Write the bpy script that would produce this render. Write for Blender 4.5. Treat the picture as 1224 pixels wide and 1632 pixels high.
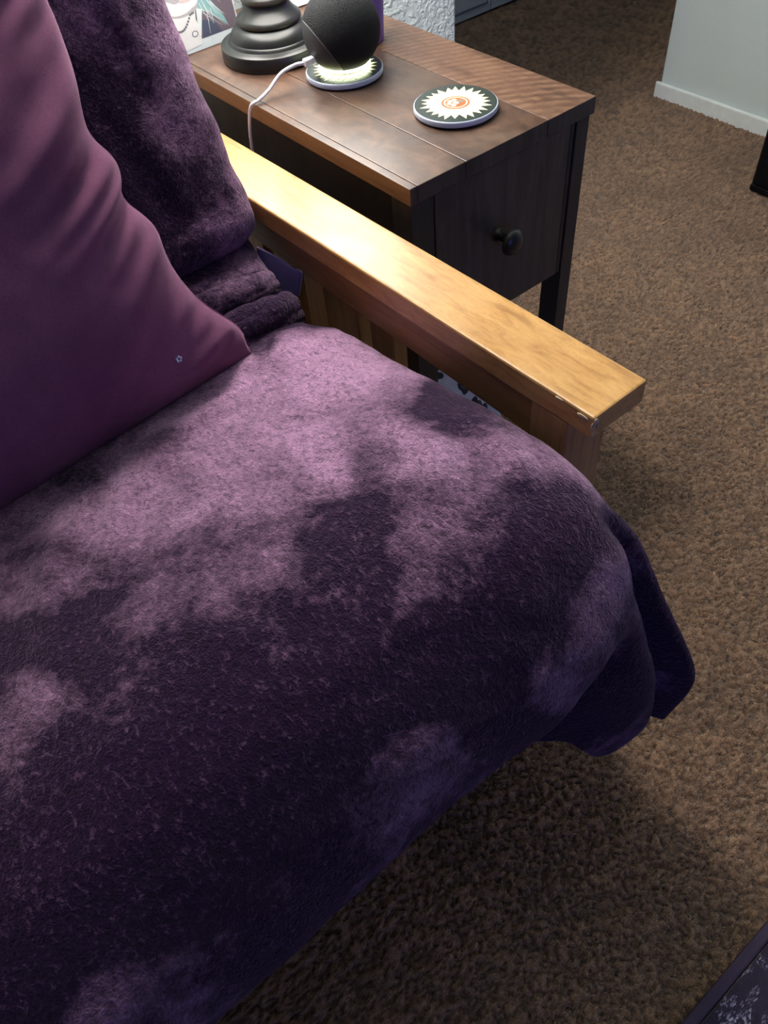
import bpy, bmesh, math, random
import numpy as np
from mathutils import Vector, Matrix

random.seed(7)
rng = np.random.default_rng(7)
for o in list(bpy.data.objects):
    bpy.data.objects.remove(o)
S = bpy.context.scene
C = S.collection
PI = math.pi

# ------------------------------------------------------------------ camera
yaw, pit, roll = -0.597962, 0.688985, -0.114993
cam_d = bpy.data.cameras.new('camera')
cam_d.sensor_fit = 'VERTICAL'
cam_d.sensor_height = 24.0
cam_d.lens = 1272.4 / 1632 * 24.0
cam_d.clip_start = 0.02
cam = bpy.data.objects.new('camera', cam_d)
C.objects.link(cam)
Rm = Matrix.Rotation(yaw, 3, 'Z') @ Matrix.Rotation(pit, 3, 'X') @ Matrix.Rotation(roll, 3, 'Z')
cam.matrix_world = Matrix.Translation((-0.500813, -0.617957, 1.046896)) @ Rm.to_4x4()
S.camera = cam

# ------------------------------------------------------------------ world, light, exposure
w = bpy.data.worlds.new('world')
S.world = w
w.use_nodes = True
w.node_tree.nodes['Background'].inputs[0].default_value = (0.38, 0.43, 0.68, 1)
w.node_tree.nodes['Background'].inputs[1].default_value = 0.07
S.view_settings.view_transform = 'Standard'
S.view_settings.look = 'None'
S.view_settings.gamma = 1
S.view_settings.use_curve_mapping = False
S.view_settings.exposure = 0.0

def light(name, kind, loc, energy, color, size=0.1, target=None):
    l = bpy.data.lights.new(name, kind)
    l.energy = energy
    l.color = color
    if kind == 'AREA':
        l.shape = 'DISK'
        l.size = size
    else:
        l.shadow_soft_size = size
    o = bpy.data.objects.new(name, l)
    o.location = loc
    if target is not None:
        d = Vector(target) - Vector(loc)
        o.rotation_euler = d.to_track_quat('-Z', 'Y').to_euler()
    C.objects.link(o)
    return o
LAMP = (0.107, 0.411)
SHADE_GLOW = 18.0      # the lit shade and bulb of the table lamp are the main light
BULB_GLOW = 150.0
LAMP_COLOR = (1.0, 0.96, 0.90, 1)
# added light without a fixture, standing for light from above the table lamp
light('high_fill_light', 'POINT', (0.06, 0.46, 1.85), 54.0, (1.0, 0.93, 0.84), 0.10)

# added fill lights without fixtures: passage closets, and blue from the room side
light('passage_fill_light', 'AREA', (1.9, 0.95, 2.2), 2.0, (0.95, 1.0, 0.90), 0.3, (1.75, 1.4, 0))
light('blue_fill_light', 'AREA', (-0.5, -2.6, 0.75), 8.0, (0.17, 0.20, 1.0), 0.9, (-0.3, -0.3, 0.4))

# ------------------------------------------------------------------ helpers
def mat(name):
    m = bpy.data.materials.new(name)
    m.use_nodes = True
    nt = m.node_tree
    return m, nt, nt.nodes['Principled BSDF']

class NB:
    """small node builder"""
    def __init__(s, name):
        s.m, s.nt, s.b = mat(name)
        s.tc = s.nt.nodes.new('ShaderNodeTexCoord')
    def n(s, t, **kw):
        nd = s.nt.nodes.new(t)
        for k, v in kw.items():
            setattr(nd, k, v)
        return nd
    def link(s, a, b):
        s.nt.links.new(a, b)
    def mapping(s, scale=(1, 1, 1), rot=(0, 0, 0), src='Object', loc=(0, 0, 0)):
        mp = s.n('ShaderNodeMapping')
        mp.inputs['Scale'].default_value = scale
        mp.inputs['Rotation'].default_value = rot
        mp.inputs['Location'].default_value = loc
        s.link(s.tc.outputs[src], mp.inputs['Vector'])
        return mp.outputs[0]
    def noise(s, vec, scale, detail=4, rough=0.55, dist=0.0):
        nd = s.n('ShaderNodeTexNoise')
        nd.inputs['Scale'].default_value = scale
        nd.inputs['Detail'].default_value = detail
        nd.inputs['Roughness'].default_value = rough
        nd.inputs['Distortion'].default_value = dist
        s.link(vec, nd.inputs['Vector'])
        return nd.outputs['Fac']
    def ramp(s, fac, stops, interp='LINEAR'):
        r = s.n('ShaderNodeValToRGB')
        r.color_ramp.interpolation = interp
        e = r.color_ramp.elements
        while len(e) < len(stops):
            e.new(0.5)
        for i, (p, c) in enumerate(stops):
            e[i].position = p
            e[i].color = (c[0], c[1], c[2], 1) if not isinstance(c, (int, float)) else (c, c, c, 1)
        s.link(fac, r.inputs['Fac'])
        return r.outputs['Color']
    def mix(s, fac, a, b, mode='MIX'):
        x = s.n('ShaderNodeMix', data_type='RGBA', blend_type=mode)
        for sock, v in ((x.inputs['Factor'], fac), (x.inputs['A'], a), (x.inputs['B'], b)):
            if isinstance(v, bpy.types.NodeSocket):
                s.link(v, sock)
            elif isinstance(v, (int, float)):
                sock.default_value = v
            else:
                sock.default_value = (v[0], v[1], v[2], 1)
        return x.outputs['Result']
    def math(s, op, a, b=0.0, c=0.0):
        x = s.n('ShaderNodeMath', operation=op)
        for i, v in enumerate((a, b, c)):
            if isinstance(v, bpy.types.NodeSocket):
                s.link(v, x.inputs[i])
            else:
                x.inputs[i].default_value = v
        return x.outputs[0]
    def bump(s, height, strength=0.5, dist=0.002, normal=None):
        b = s.n('ShaderNodeBump')
        b.inputs['Strength'].default_value = strength
        b.inputs['Distance'].default_value = dist
        s.link(height, b.inputs['Height'])
        if normal is not None:
            s.link(normal, b.inputs['Normal'])
        return b.outputs['Normal']
    def out(s, color=None, rough=None, normal=None, **kw):
        b = s.b
        def put(k, v):
            if isinstance(v, bpy.types.NodeSocket):
                s.link(v, b.inputs[k])
            elif isinstance(v, (int, float)):
                b.inputs[k].default_value = v
            else:
                b.inputs[k].default_value = (v[0], v[1], v[2], 1)
        if color is not None: put('Base Color', color)
        if rough is not None: put('Roughness', rough)
        if normal is not None: put('Normal', normal)
        for k, v in kw.items():
            put(k.replace('_', ' '), v)
        return s.m

def flat(name, col, rough=0.5, **kw):
    """plain material with a slight procedural mottle"""
    b = NB(name)
    v = b.mapping()
    n = b.noise(v, 60, 3)
    c = b.mix(n, [x * 0.88 for x in col], [min(1, x * 1.12) for x in col])
    return b.out(c, rough, **kw)

def link(name, me, m, parent=None, smooth=False):
    o = bpy.data.objects.new(name, me)
    C.objects.link(o)
    if m is not None:
        for mm in (m if isinstance(m, (list, tuple)) else [m]):
            me.materials.append(mm)
    if parent is not None:
        o.parent = parent
    if smooth:
        me.polygons.foreach_set('use_smooth', [True] * len(me.polygons))
    return o

def from_bm(name, bm, m, parent=None, smooth=False):
    bmesh.ops.recalc_face_normals(bm, faces=bm.faces)
    me = bpy.data.meshes.new(name)
    bm.to_mesh(me)
    bm.free()
    return link(name, me, m, parent, smooth)

def box(bm, a, b, bevel=0.0, seg=2, taper=None):
    x0, y0, z0 = a
    x1, y1, z1 = b
    r = bmesh.ops.create_cube(bm, size=1)
    vs = r['verts']
    for v in vs:
        v.co = Vector(((x0 + x1) / 2 + v.co.x * (x1 - x0), (y0 + y1) / 2 + v.co.y * (y1 - y0), (z0 + z1) / 2 + v.co.z * (z1 - z0)))
    if bevel > 0:
        es = set()
        for v in vs:
            for e in v.link_edges: es.add(e)
        bmesh.ops.bevel(bm, geom=list(es), offset=bevel, segments=seg, affect='EDGES', profile=0.5)

def boxo(name, a, b, m, parent=None, bevel=0.001, seg=2):
    bm = bmesh.new()
    box(bm, a, b, bevel, seg)
    return from_bm(name, bm, m, parent)

def lathe(name, prof, m, parent=None, n=64, center=(0, 0, 0), axis='Z', smooth=True):
    bm = bmesh.new()
    rings = []
    for r, z in prof:
        ring = []
        for i in range(n):
            a = 2 * PI * i / n
            if axis == 'Z':
                p = (center[0] + r * math.cos(a), center[1] + r * math.sin(a), center[2] + z)
            else:
                p = (center[0] + r * math.cos(a), center[1] + z, center[2] + r * math.sin(a))
            ring.append(bm.verts.new(p))
        rings.append(ring)
    for k in range(len(rings) - 1):
        for i in range(n):
            j = (i + 1) % n
            bm.faces.new((rings[k][i], rings[k][j], rings[k + 1][j], rings[k + 1][i]))
    if prof[0][0] > 1e-5: bm.faces.new(rings[0])
    if prof[-1][0] > 1e-5: bm.faces.new(rings[-1])
    bmesh.ops.remove_doubles(bm, verts=bm.verts, dist=1e-6)
    o = from_bm(name, bm, m, parent, smooth)
    if smooth:
        o.data.set_sharp_from_angle(angle=math.radians(38))
    return o

def catmull(pts, per):
    P = np.asarray(pts, float)
    n = len(P)
    Q = np.concatenate([[2 * P[0] - P[1]], P, [2 * P[-1] - P[-2]]])
    out = []
    for i in range(n - 1):
        p0, p1, p2, p3 = Q[i:i + 4]
        k = per
        for j in range(k):
            t = j / k
            out.append(0.5 * ((2 * p1) + (-p0 + p2) * t + (2 * p0 - 5 * p1 + 4 * p2 - p3) * t * t + (-p0 + 3 * p1 - 3 * p2 + p3) * t ** 3))
    out.append(P[-1])
    return np.array(out)

def tube(name, pts, r, m, parent=None, n=10, per=10):
    P = catmull(pts, per)
    bm = bmesh.new()
    rings = []
    up = Vector((0, 0, 1))
    for i in range(len(P)):
        t = Vector(P[min(i + 1, len(P) - 1)] - P[max(i - 1, 0)]).normalized()
        a = t.cross(up)
        if a.length < 1e-3: a = t.cross(Vector((1, 0, 0)))
        a.normalize()
        b = t.cross(a).normalized()
        rings.append([bm.verts.new(Vector(P[i]) + a * r * math.cos(2 * PI * k / n) + b * r * math.sin(2 * PI * k / n)) for k in range(n)])
    for i in range(len(rings) - 1):
        for k in range(n):
            j = (k + 1) % n
            bm.faces.new((rings[i][k], rings[i][j], rings[i + 1][j], rings[i + 1][k]))
    bm.faces.new(rings[0]); bm.faces.new(rings[-1])
    return from_bm(name, bm, m, parent, True)

def grid_mesh(name, P, m, parent=None, smooth=True, uv=True):
    """P: (R, K, 3) array -> quad grid"""
    R, K = P.shape[:2]
    me = bpy.data.meshes.new(name)
    me.vertices.add(R * K)
    me.vertices.foreach_set('co', P.reshape(-1).astype(np.float32))
    i = np.arange(R - 1)[:, None] * K + np.arange(K - 1)[None, :]
    f = np.stack([i, i + 1, i + K + 1, i + K], -1).reshape(-1, 4)
    nf = len(f)
    me.loops.add(nf * 4)
    me.loops.foreach_set('vertex_index', f.reshape(-1).astype(np.int32))
    me.polygons.add(nf)
    me.polygons.foreach_set('loop_start', (np.arange(nf) * 4).astype(np.int32))
    me.polygons.foreach_set('loop_total', np.full(nf, 4, np.int32))
    me.update(calc_edges=True)
    me.validate()
    return link(name, me, m, parent, smooth)

def hashn(ix, iy, seed):
    h = (ix.astype(np.int64) * 374761393 + iy.astype(np.int64) * 668265263 + seed * 1442695041) & 0xFFFFFFFF
    h = ((h ^ (h >> 13)) * 1274126177) & 0xFFFFFFFF
    h = h ^ (h >> 16)
    return (h & 0xFFFF) / 65535.0

def vnoise(x, y, seed=0):
    ix = np.floor(x); iy = np.floor(y)
    fx = x - ix; fy = y - iy
    fx = fx * fx * fx * (fx * (fx * 6 - 15) + 10); fy = fy * fy * fy * (fy * (fy * 6 - 15) + 10)
    a = hashn(ix, iy, seed); b = hashn(ix + 1, iy, seed)
    c = hashn(ix, iy + 1, seed); d = hashn(ix + 1, iy + 1, seed)
    return (a * (1 - fx) + b * fx) * (1 - fy) + (c * (1 - fx) + d * fx) * fy

def fbm(x, y, seed=0, octv=4):
    s = 0; a = 0.5
    for k in range(octv):
        s = s + a * vnoise(x, y, seed + k * 17)
        x = x * 2.03 + 5.1; y = y * 2.03 + 3.7; a *= 0.5
    return s

def empty(name, loc, label, cat, group=None):
    o = bpy.data.objects.new(name, None)
    o.empty_display_size = 0.05
    C.objects.link(o)
    o.location = loc
    return tag(o, label, cat, group)

def tag(o, label, cat, group=None, kind=None):
    o['label'] = label; o['category'] = cat
    if group: o['group'] = group
    if kind: o['kind'] = kind
    return o

def adopt(root):
    """children were modelled in world space: keep them there"""
    inv = Matrix.Translation(root.location).inverted()
    for ch in root.children:
        ch.matrix_parent_inverse = inv

def struct(o):
    o['kind'] = 'structure'
    return o

# ------------------------------------------------------------------ materials
def wall_mat(name, col, scale=95, strength=0.6):
    b = NB(name)
    v = b.mapping()
    n1 = b.noise(v, scale, 3, 0.5, 0.6)
    k = b.ramp(n1, [(0.42, 0.0), (0.6, 1.0)])
    n2 = b.noise(v, scale * 4, 2)
    h = b.math('MULTIPLY_ADD', n2, 0.2, k)
    c = b.mix(b.noise(v, 4, 3), [x * 0.93 for x in col], col)
    return b.out(c, 0.75, b.bump(h, strength, 0.0022))
M_wall = wall_mat('textured_wall_paint', (0.68, 0.75, 0.76))
M_wall_far = wall_mat('smooth_wall_paint', (0.58, 0.66, 0.67), 60, 0.12)
M_base = flat('baseboard_paint', (0.70, 0.75, 0.76), 0.45)
M_door = flat('closet_door_paint', (0.56, 0.64, 0.58), 0.5)

def carpet_mat():
    b = NB('brown_carpet')
    v = b.mapping()
    at = b.n('ShaderNodeAttribute', attribute_name='pile')
    n1 = b.noise(b.mapping((0.55, 1.15, 1), (0, 0, math.radians(28))), 210, 4, 0.65, 1.4)
    n2 = b.noise(v, 7, 4, 0.6)
    n3 = b.noise(v, 600, 2, 0.6)
    g = b.math('MULTIPLY_ADD', b.math('SUBTRACT', n1, 0.5), 1.5, at.outputs['Fac'])
    c = b.ramp(g, [(0.05, (0.036, 0.015, 0.006)), (0.42, (0.350, 0.172, 0.078)), (1.0, (0.78, 0.440, 0.230))])
    c = b.mix(b.ramp(n2, [(0.35, 0.0), (0.68, 1.0)]), b.mix(0.38, c, (0.10, 0.048, 0.02)), c)
    c = b.mix(b.ramp(n3, [(0.3, 0.5), (0.6, 1.0)]), (0.02, 0.01, 0.005), c, 'MIX')
    h = b.math('MULTIPLY_ADD', n3, 0.4, b.math('MULTIPLY', n1, 2.0))
    return b.out(c, 0.95, b.bump(h, 1.0, 0.005), Specular_IOR_Level=0.15, Sheen_Weight=0.25, Sheen_Roughness=0.5)
M_carpet = carpet_mat()

def wood(name, dark, mid, light_, axis='Y', rough=0.3, scale=1.0, streak=14, bump=0.15, coat=0.0, spec=0.5, mottle=0.0, stretch=1.2):
    b = NB(name)
    sc = {'Y': (streak, stretch, streak), 'X': (stretch, streak, streak), 'Z': (streak, streak, stretch)}[axis]
    v = b.mapping(tuple(x * scale for x in sc))
    n1 = b.noise(v, 3.0, 6, 0.6, 0.8)
    v2 = b.mapping(tuple(x * scale * (6 if x > 4 else 9) for x in sc))
    n2 = b.noise(v2, 3.0, 3, 0.7)
    n3 = b.noise(b.mapping(), 9 * scale, 4, 0.6)
    c = b.ramp(n1, [(0.28, dark), (0.5, mid), (0.74, light_)])
    c = b.mix(b.ramp(n2, [(0.52, 0.0), (0.75, 0.55)]), c, dark)
    c = b.mix(b.ramp(n3, [(0.4, 0.0), (0.75, 0.45)]), c, light_)
    if mottle:
        n4 = b.noise(b.mapping(), 30, 6, 0.7, 0.8)
        n5 = b.noise(b.mapping(), 10, 5, 0.65, 0.5)
        c = b.mix(b.math('MULTIPLY', b.ramp(n4, [(0.45, 0.0), (0.62, 1.0)]), mottle), c, [x * 0.6 for x in dark])
        c = b.mix(b.math('MULTIPLY', b.ramp(n5, [(0.42, 0.0), (0.68, 1.0)]), mottle * 0.8), c, (0.085, 0.062, 0.045))
    h = b.math('ADD', n1, b.math('MULTIPLY', n2, 0.5))
    r = b.ramp(n3, [(0.3, rough * 0.85), (0.7, min(1, rough * 1.25))])
    return b.out(c, r, b.bump(h, bump, 0.0006), Coat_Weight=coat, Coat_Roughness=0.18, Specular_IOR_Level=spec)
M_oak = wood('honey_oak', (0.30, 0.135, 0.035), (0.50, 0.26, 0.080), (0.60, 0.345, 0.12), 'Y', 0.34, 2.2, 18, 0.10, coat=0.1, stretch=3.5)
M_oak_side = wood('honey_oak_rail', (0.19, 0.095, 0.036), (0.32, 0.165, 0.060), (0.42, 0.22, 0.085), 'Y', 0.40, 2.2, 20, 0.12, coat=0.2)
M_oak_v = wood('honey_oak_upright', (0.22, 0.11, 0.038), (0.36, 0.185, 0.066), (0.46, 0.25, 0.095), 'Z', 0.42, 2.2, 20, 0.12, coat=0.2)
M_raw = flat('chipped_raw_wood', (0.46, 0.35, 0.23), 0.8)
M_top = wood('walnut_laminate', (0.036, 0.017, 0.010), (0.085, 0.041, 0.024), (0.150, 0.082, 0.050), 'Y', 0.36, 2.0, 9, 0.25, spec=0.6, mottle=0.6, stretch=2.4)
M_edge_lit = wood('walnut_edge_lit', (0.10, 0.045, 0.018), (0.19, 0.085, 0.034), (0.24, 0.12, 0.05), 'Y', 0.45, 2.5, 12, 0.2)
M_black = wood('black_stained_wood', (0.012, 0.012, 0.013), (0.022, 0.021, 0.022), (0.038, 0.034, 0.033), 'Z', 0.42, 2.0, 16, 0.2)
M_front = wood('dark_drawer_wood', (0.020, 0.016, 0.015), (0.044, 0.035, 0.031), (0.085, 0.067, 0.058), 'Z', 0.45, 2.0, 12, 0.2)

def saw_mat():
    """plank with arched saw marks"""
    b = NB('saw_marked_walnut')
    v = b.mapping((1, 1, 1), (0, 0, math.radians(18)))
    wv = b.n('ShaderNodeTexWave', wave_type='RINGS', rings_direction='SPHERICAL')
    wv.inputs['Scale'].default_value = 44
    wv.inputs['Distortion'].default_value = 1.6
    wv.inputs['Detail'].default_value = 3
    wv.inputs['Detail Scale'].default_value = 2.0
    b.link(b.mapping((1, 0.9, 1), (0, 0, 0), loc=(-0.05, 0.25, 0)), wv.inputs['Vector'])
    n1 = b.noise(b.mapping((14, 2, 14)), 3, 5, 0.6, 0.6)
    n3 = b.noise(b.mapping(), 70, 3, 0.6)
    c = b.ramp(n1, [(0.28, (0.040, 0.018, 0.011)), (0.5, (0.088, 0.041, 0.024)), (0.75, (0.150, 0.080, 0.048))])
    k = b.math('MULTIPLY', b.ramp(wv.outputs['Color'], [(0.1, 0.0), (0.9, 1.0)]), b.ramp(n3, [(0.35, 0.1), (0.65, 1.0)]))
    c = b.mix(b.math('MULTIPLY', k, 0.5), c, (0.26, 0.150, 0.090))
    return b.out(c, 0.42, b.bump(k, 0.35, 0.0008))
M_saw = saw_mat()

M_bronze = None
def bronze():
    b = NB('black_bronze')
    v = b.mapping()
    n = b.noise(v, 30, 4)
    geo = b.n('ShaderNodeNewGeometry')
    wear = b.ramp(geo.outputs['Pointiness'], [(0.53, 0.0), (0.62, 1.0)])
    c = b.mix(n, (0.006, 0.007, 0.0065), (0.015, 0.017, 0.015))
    c = b.mix(b.math('MULTIPLY', wear, 0.35), c, (0.22, 0.17, 0.10))
    return b.out(c, 0.33, Specular_IOR_Level=0.45)
M_bronze = bronze()

def velvet(name, dark, lite, sheen, sheen_tint, attr=None, fine=900, fine_amp=0.5, bump=0.4, mapscale=(1, 1, 1), nap_scale=11, sheen_rough=0.45, bdist=0.0016):
    b = NB(name)
    v = b.mapping(mapscale)
    big = b.noise(v, nap_scale, 6, 0.62, 0.8)
    mid = b.noise(v, nap_scale * 6, 4, 0.65, 0.5)
    if attr:
        at = b.n('ShaderNodeAttribute', attribute_name=attr)
        s = b.math('ADD', at.outputs['Fac'], b.math('MULTIPLY', b.math('SUBTRACT', big, 0.5), 0.75))
    else:
        s = big
    s = b.math('ADD', s, b.math('MULTIPLY', b.math('SUBTRACT', mid, 0.5), 0.5))
    f = b.ramp(s, [(0.22, 0.0), (0.5, 0.38), (0.85, 1.0)])
    tiny = b.noise(v, fine, 2, 0.6)
    tiny2 = b.noise(b.mapping(tuple(x * q for x, q in zip(mapscale, (1.0, 0.6, 1.0))), (0, 0, 0.5)), fine * 0.42, 3, 0.7, 0.6)
    c = b.mix(f, dark, lite)
    c = b.mix(b.ramp(tiny, [(0.3, fine_amp * 0.7), (0.62, 0.0)]), c, [x * 0.25 for x in dark])
    c = b.mix(b.ramp(tiny2, [(0.30, fine_amp), (0.50, 0.0)]), c, [x * 0.3 for x in dark])
    tip = b.math('MULTIPLY', b.ramp(tiny2, [(0.56, 0.0), (0.74, 1.0)]), b.math('MULTIPLY_ADD', f, 0.45, 0.16))
    c = b.mix(b.math('MULTIPLY', tip, fine_amp), c, [min(1, x * 1.45) for x in lite])
    h = b.math('MULTIPLY_ADD', tiny2, 2.2, tiny)
    nr = b.bump(h, bump, bdist)
    sw = b.math('MULTIPLY_ADD', f, sheen * 0.75, sheen * 0.25)
    return b.out(c, 0.9, nr, Sheen_Weight=sw, Sheen_Roughness=sheen_rough, Sheen_Tint=sheen_tint, Specular_IOR_Level=0.08)
M_blanket = velvet('purple_plush', (0.014, 0.004, 0.023), (0.50, 0.265, 0.44), 0.8, (0.95, 0.66, 0.92), 'nap_shade', fine=560, fine_amp=0.75, bump=0.7, bdist=0.003)
M_pillow = velvet('plum_velvet', (0.125, 0.044, 0.092), (0.21, 0.082, 0.148), 0.4, (0.9, 0.55, 0.75), None, fine=1200, fine_amp=0.25, bump=0.12, nap_scale=5)
M_matt = flat('mattress_cotton', (0.13, 0.085, 0.24), 0.85)

# ------------------------------------------------------------------ room shell
def make_floor():
    def axis(lo, a, b_, hi, fine, growth):
        xs = list(np.arange(a, b_, fine))
        s = fine; x = xs[-1]
        while x < hi:
            s = min(s * growth, 0.03); x += s; xs.append(x)
        s = fine; x = a; left = []
        while x > lo:
            s = min(s * growth, 0.03); x -= s; left.append(x)
        return np.array(left[::-1] + xs)
    xs = axis(-1.6, -0.3, 0.75, 3.4, 0.0024, 1.012)
    ys = axis(-1.6, -0.72, 0.35, 3.4, 0.0024, 1.012)
    Y, X = np.meshgrid(ys, xs, indexing='ij')
    # wiggly tufts: ridges running roughly across the view, warped
    a = math.radians(-28)
    u = X * math.cos(a) + Y * math.sin(a)
    v = -X * math.sin(a) + Y * math.cos(a)
    wu = u + 0.010 * (fbm(X * 60, Y * 60, 3, 2) - .4)
    wv = v + 0.012 * (fbm(X * 55, Y * 55, 9, 2) - .4)
    r1 = fbm(wu * 95, wv * 175, 21, 3)
    r1 = 1 - np.abs(r1 - 0.44) * 5.0
    r1 = np.clip(r1, 0, 1)
    r2 = fbm(X * 260, Y * 260, 31, 2)
    pile = np.clip(0.62 * (1 - np.clip(r1, 0, 1) ** 1.5 * 0.9) + 0.5 * (r2 - 0.1), 0, 1)
    big = fbm(X * 9, Y * 9, 41, 3)
    Zh = 0.0105 * pile + 0.005 * big - 0.011
    o = grid_mesh('floor', np.stack([X, Y, Zh], -1), M_carpet)
    at = o.data.attributes.new('pile', 'FLOAT', 'POINT')
    at.data.foreach_set('value', pile.reshape(-1).astype(np.float32))
    return struct(o)
make_floor()

WY = 0.60
struct(boxo('wall_back', (-2.0, WY, -0.02), (0.616, WY + 0.12, 2.45), M_wall, None, 0.004))
struct(boxo('wall_passage', (0.45, WY + 0.1205, -0.02), (0.612, 1.5845, 2.45), M_wall, None, 0.004))
struct(boxo('baseboard_back', (-2.0, WY - 0.012, -0.01), (0.616, WY - 0.0005, 0.045), M_base, None, 0.003))
RX = 1.515
struct(boxo('wall_right', (RX, -2.2, -0.02), (RX + 0.12, 0.742, 2.45), M_wall_far, None, 0.006))
struct(boxo('baseboard_right', (RX - 0.011, -2.2, -0.01), (RX - 0.0004, 0.752, 0.036), M_base, None, 0.005, 3))
# closet doors at the far side of the passage
CY = 1.55
def closet_door(name, x0, x1):
    d = boxo(name, (x0, CY, 0.004), (x1, CY + 0.03, 2.02), M_door, None, 0.002)
    struct(d)
    xa, xb = x0 + 0.022, x1 - 0.016
    for za, zb in ((0.028, 0.88), (0.98, 1.90)):
        # panel outline: thin strips painted dark as groove shade around a raised field
        boxo('door_panel', (xa + .006, CY - 0.004, za + .006), (xb - .006, CY - 0.0002, zb - .006), M_door, d, 0.002)
        bm = bmesh.new()
        box(bm, (xa, CY - 0.003, za), (xa + .003, CY - 0.0002, zb))
        box(bm, (xb - .003, CY - 0.003, za), (xb, CY - 0.0002, zb))
        box(bm, (xa, CY - 0.003, za), (xb, CY - 0.0002, za + .003))
        box(bm, (xa, CY - 0.003, zb - .003), (xb, CY - 0.0002, zb))
        from_bm('panel_molding', bm, M_groove_shade, d)
    return d
M_groove_shade = flat('groove_shade_paint', (0.20, 0.22, 0.23), 0.5)
closet_door('door_1', 1.36, 1.648)
closet_door('door_2', 1.652, 1.94)
struct(boxo('wall_hall', (-0.2, CY + 0.035, -0.02), (3.4, CY + 0.15, 2.45), M_wall_far, None, 0.004))
struct(boxo('ceiling', (-2.0, -2.2, 2.45), (3.4, 3.4, 2.52), M_wall_far, None, 0))

# ------------------------------------------------------------------ rug
def rug_mat():
    b = NB('dark_patterned_rug')
    v = b.mapping()
    n = b.noise(b.mapping((1, 1, 1), (0, 0, .6)), 17, 6, 0.75, 1.6)
    n2 = b.noise(b.mapping((1.0, 3.0, 1), (0, 0, 1.0)), 190, 2, 0.5)
    k = b.math('MULTIPLY', b.ramp(n, [(0.545, 0.0), (0.60, 1.0)]), b.ramp(n2, [(0.44, 0.0), (0.56, 1.0)]))
    c = b.mix(b.noise(v, 120, 3), (0.012, 0.008, 0.022), (0.035, 0.022, 0.05))
    c = b.mix(k, c, (0.42, 0.38, 0.50))
    return b.out(c, 0.9, b.bump(b.noise(v, 500, 2), 0.5, 0.002), Sheen_Weight=0.2)
rug = empty('area_rug', (0.1, -1.0, 0.0), 'dark rug with white flecked pattern and purple binding at bottom right corner', 'rug')
boxo('rug_pile', (-1.2, -1.5, 0.0), (1.25, -0.696, 0.011), rug_mat(), rug, 0.003)
boxo('rug_binding', (-1.2, -0.6955, 0.0), (1.25, -0.682, 0.0095), flat('rug_binding', (0.045, 0.028, 0.06), 0.8), rug, 0.003)
adopt(rug)

# ------------------------------------------------------------------ nightstand
TZ = 0.61
TW, TL = 0.291, 0.594
ns = empty('nightstand', (TW / 2, TL / 2, 0), 'narrow dark wood nightstand with plank top, black legs and one drawer', 'nightstand')
seams = [0.0, 0.0105, 0.0805, 0.209, TW]
for i in range(4):
    g = 0.0004
    boxo('plank', (seams[i] + (g if i else 0), 0.0, TZ - 0.020), (seams[i + 1] - (g if i < 3 else 0), TL, TZ), [M_saw if i == 3 else M_top, M_edge_lit, M_front], ns, 0.0008, 2)
for o in ns.children:       # lighter brown long side has bounce light painted in, dark front band
    for p in o.data.polygons:
        if p.normal.x < -0.6 and p.center.x < 0.002: p.material_index = 1
        if p.normal.y < -0.6 and p.center.y < 0.002: p.material_index = 2
LEG = 0.033
for lx, ly in ((0.003, 0.004), (TW - 0.025, 0.004), (0.003, TL - 0.037), (TW - 0.025, TL - 0.037)):
    wx = LEG if lx < .1 else 0.0225
    boxo('leg', (lx, ly, 0.0), (lx + wx, ly + LEG, TZ - 0.0205), M_black, ns, 0.0012)
boxo('side_panel', (0.012, 0.0375, 0.385), (0.022, TL - 0.0375, TZ - 0.0205), M_black, ns, 0.001)
boxo('side_panel', (TW - 0.018, 0.0375, 0.385), (TW - 0.008, TL - 0.0375, TZ - 0.0205), M_black, ns, 0.001)
boxo('back_panel', (0.037, TL - 0.014, 0.385), (TW - 0.026, TL - 0.006, TZ - 0.0205), M_black, ns, 0.001)
boxo('drawer_rail', (0.2585, 0.006, 0.379), (0.2655, 0.03, TZ - 0.021), M_black, ns, 0.001)
boxo('bottom_panel', (0.023, 0.038, 0.386), (TW - 0.019, TL - 0.04, 0.392), M_black, ns, 0.001)
dr = boxo('drawer', (0.0385, 0.005, 0.3795), (0.2570, 0.022, TZ - 0.0215), M_front, ns, 0.0010)
kn = lathe('knob', [(0.0, -0.0335), (0.006, -0.033), (0.011, -0.0315), (0.0145, -0.029), (0.0165, -0.0255), (0.0165, -0.0235), (0.0145, -0.022), (0.008, -0.0205),
                    (0.0058, -0.017), (0.0056, -0.006), (0.0075, -0.002), (0.0085, 0.0)], M_bronze, dr, 40, (0.140, 0.005, 0.493), 'Y')
adopt(ns)
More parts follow.
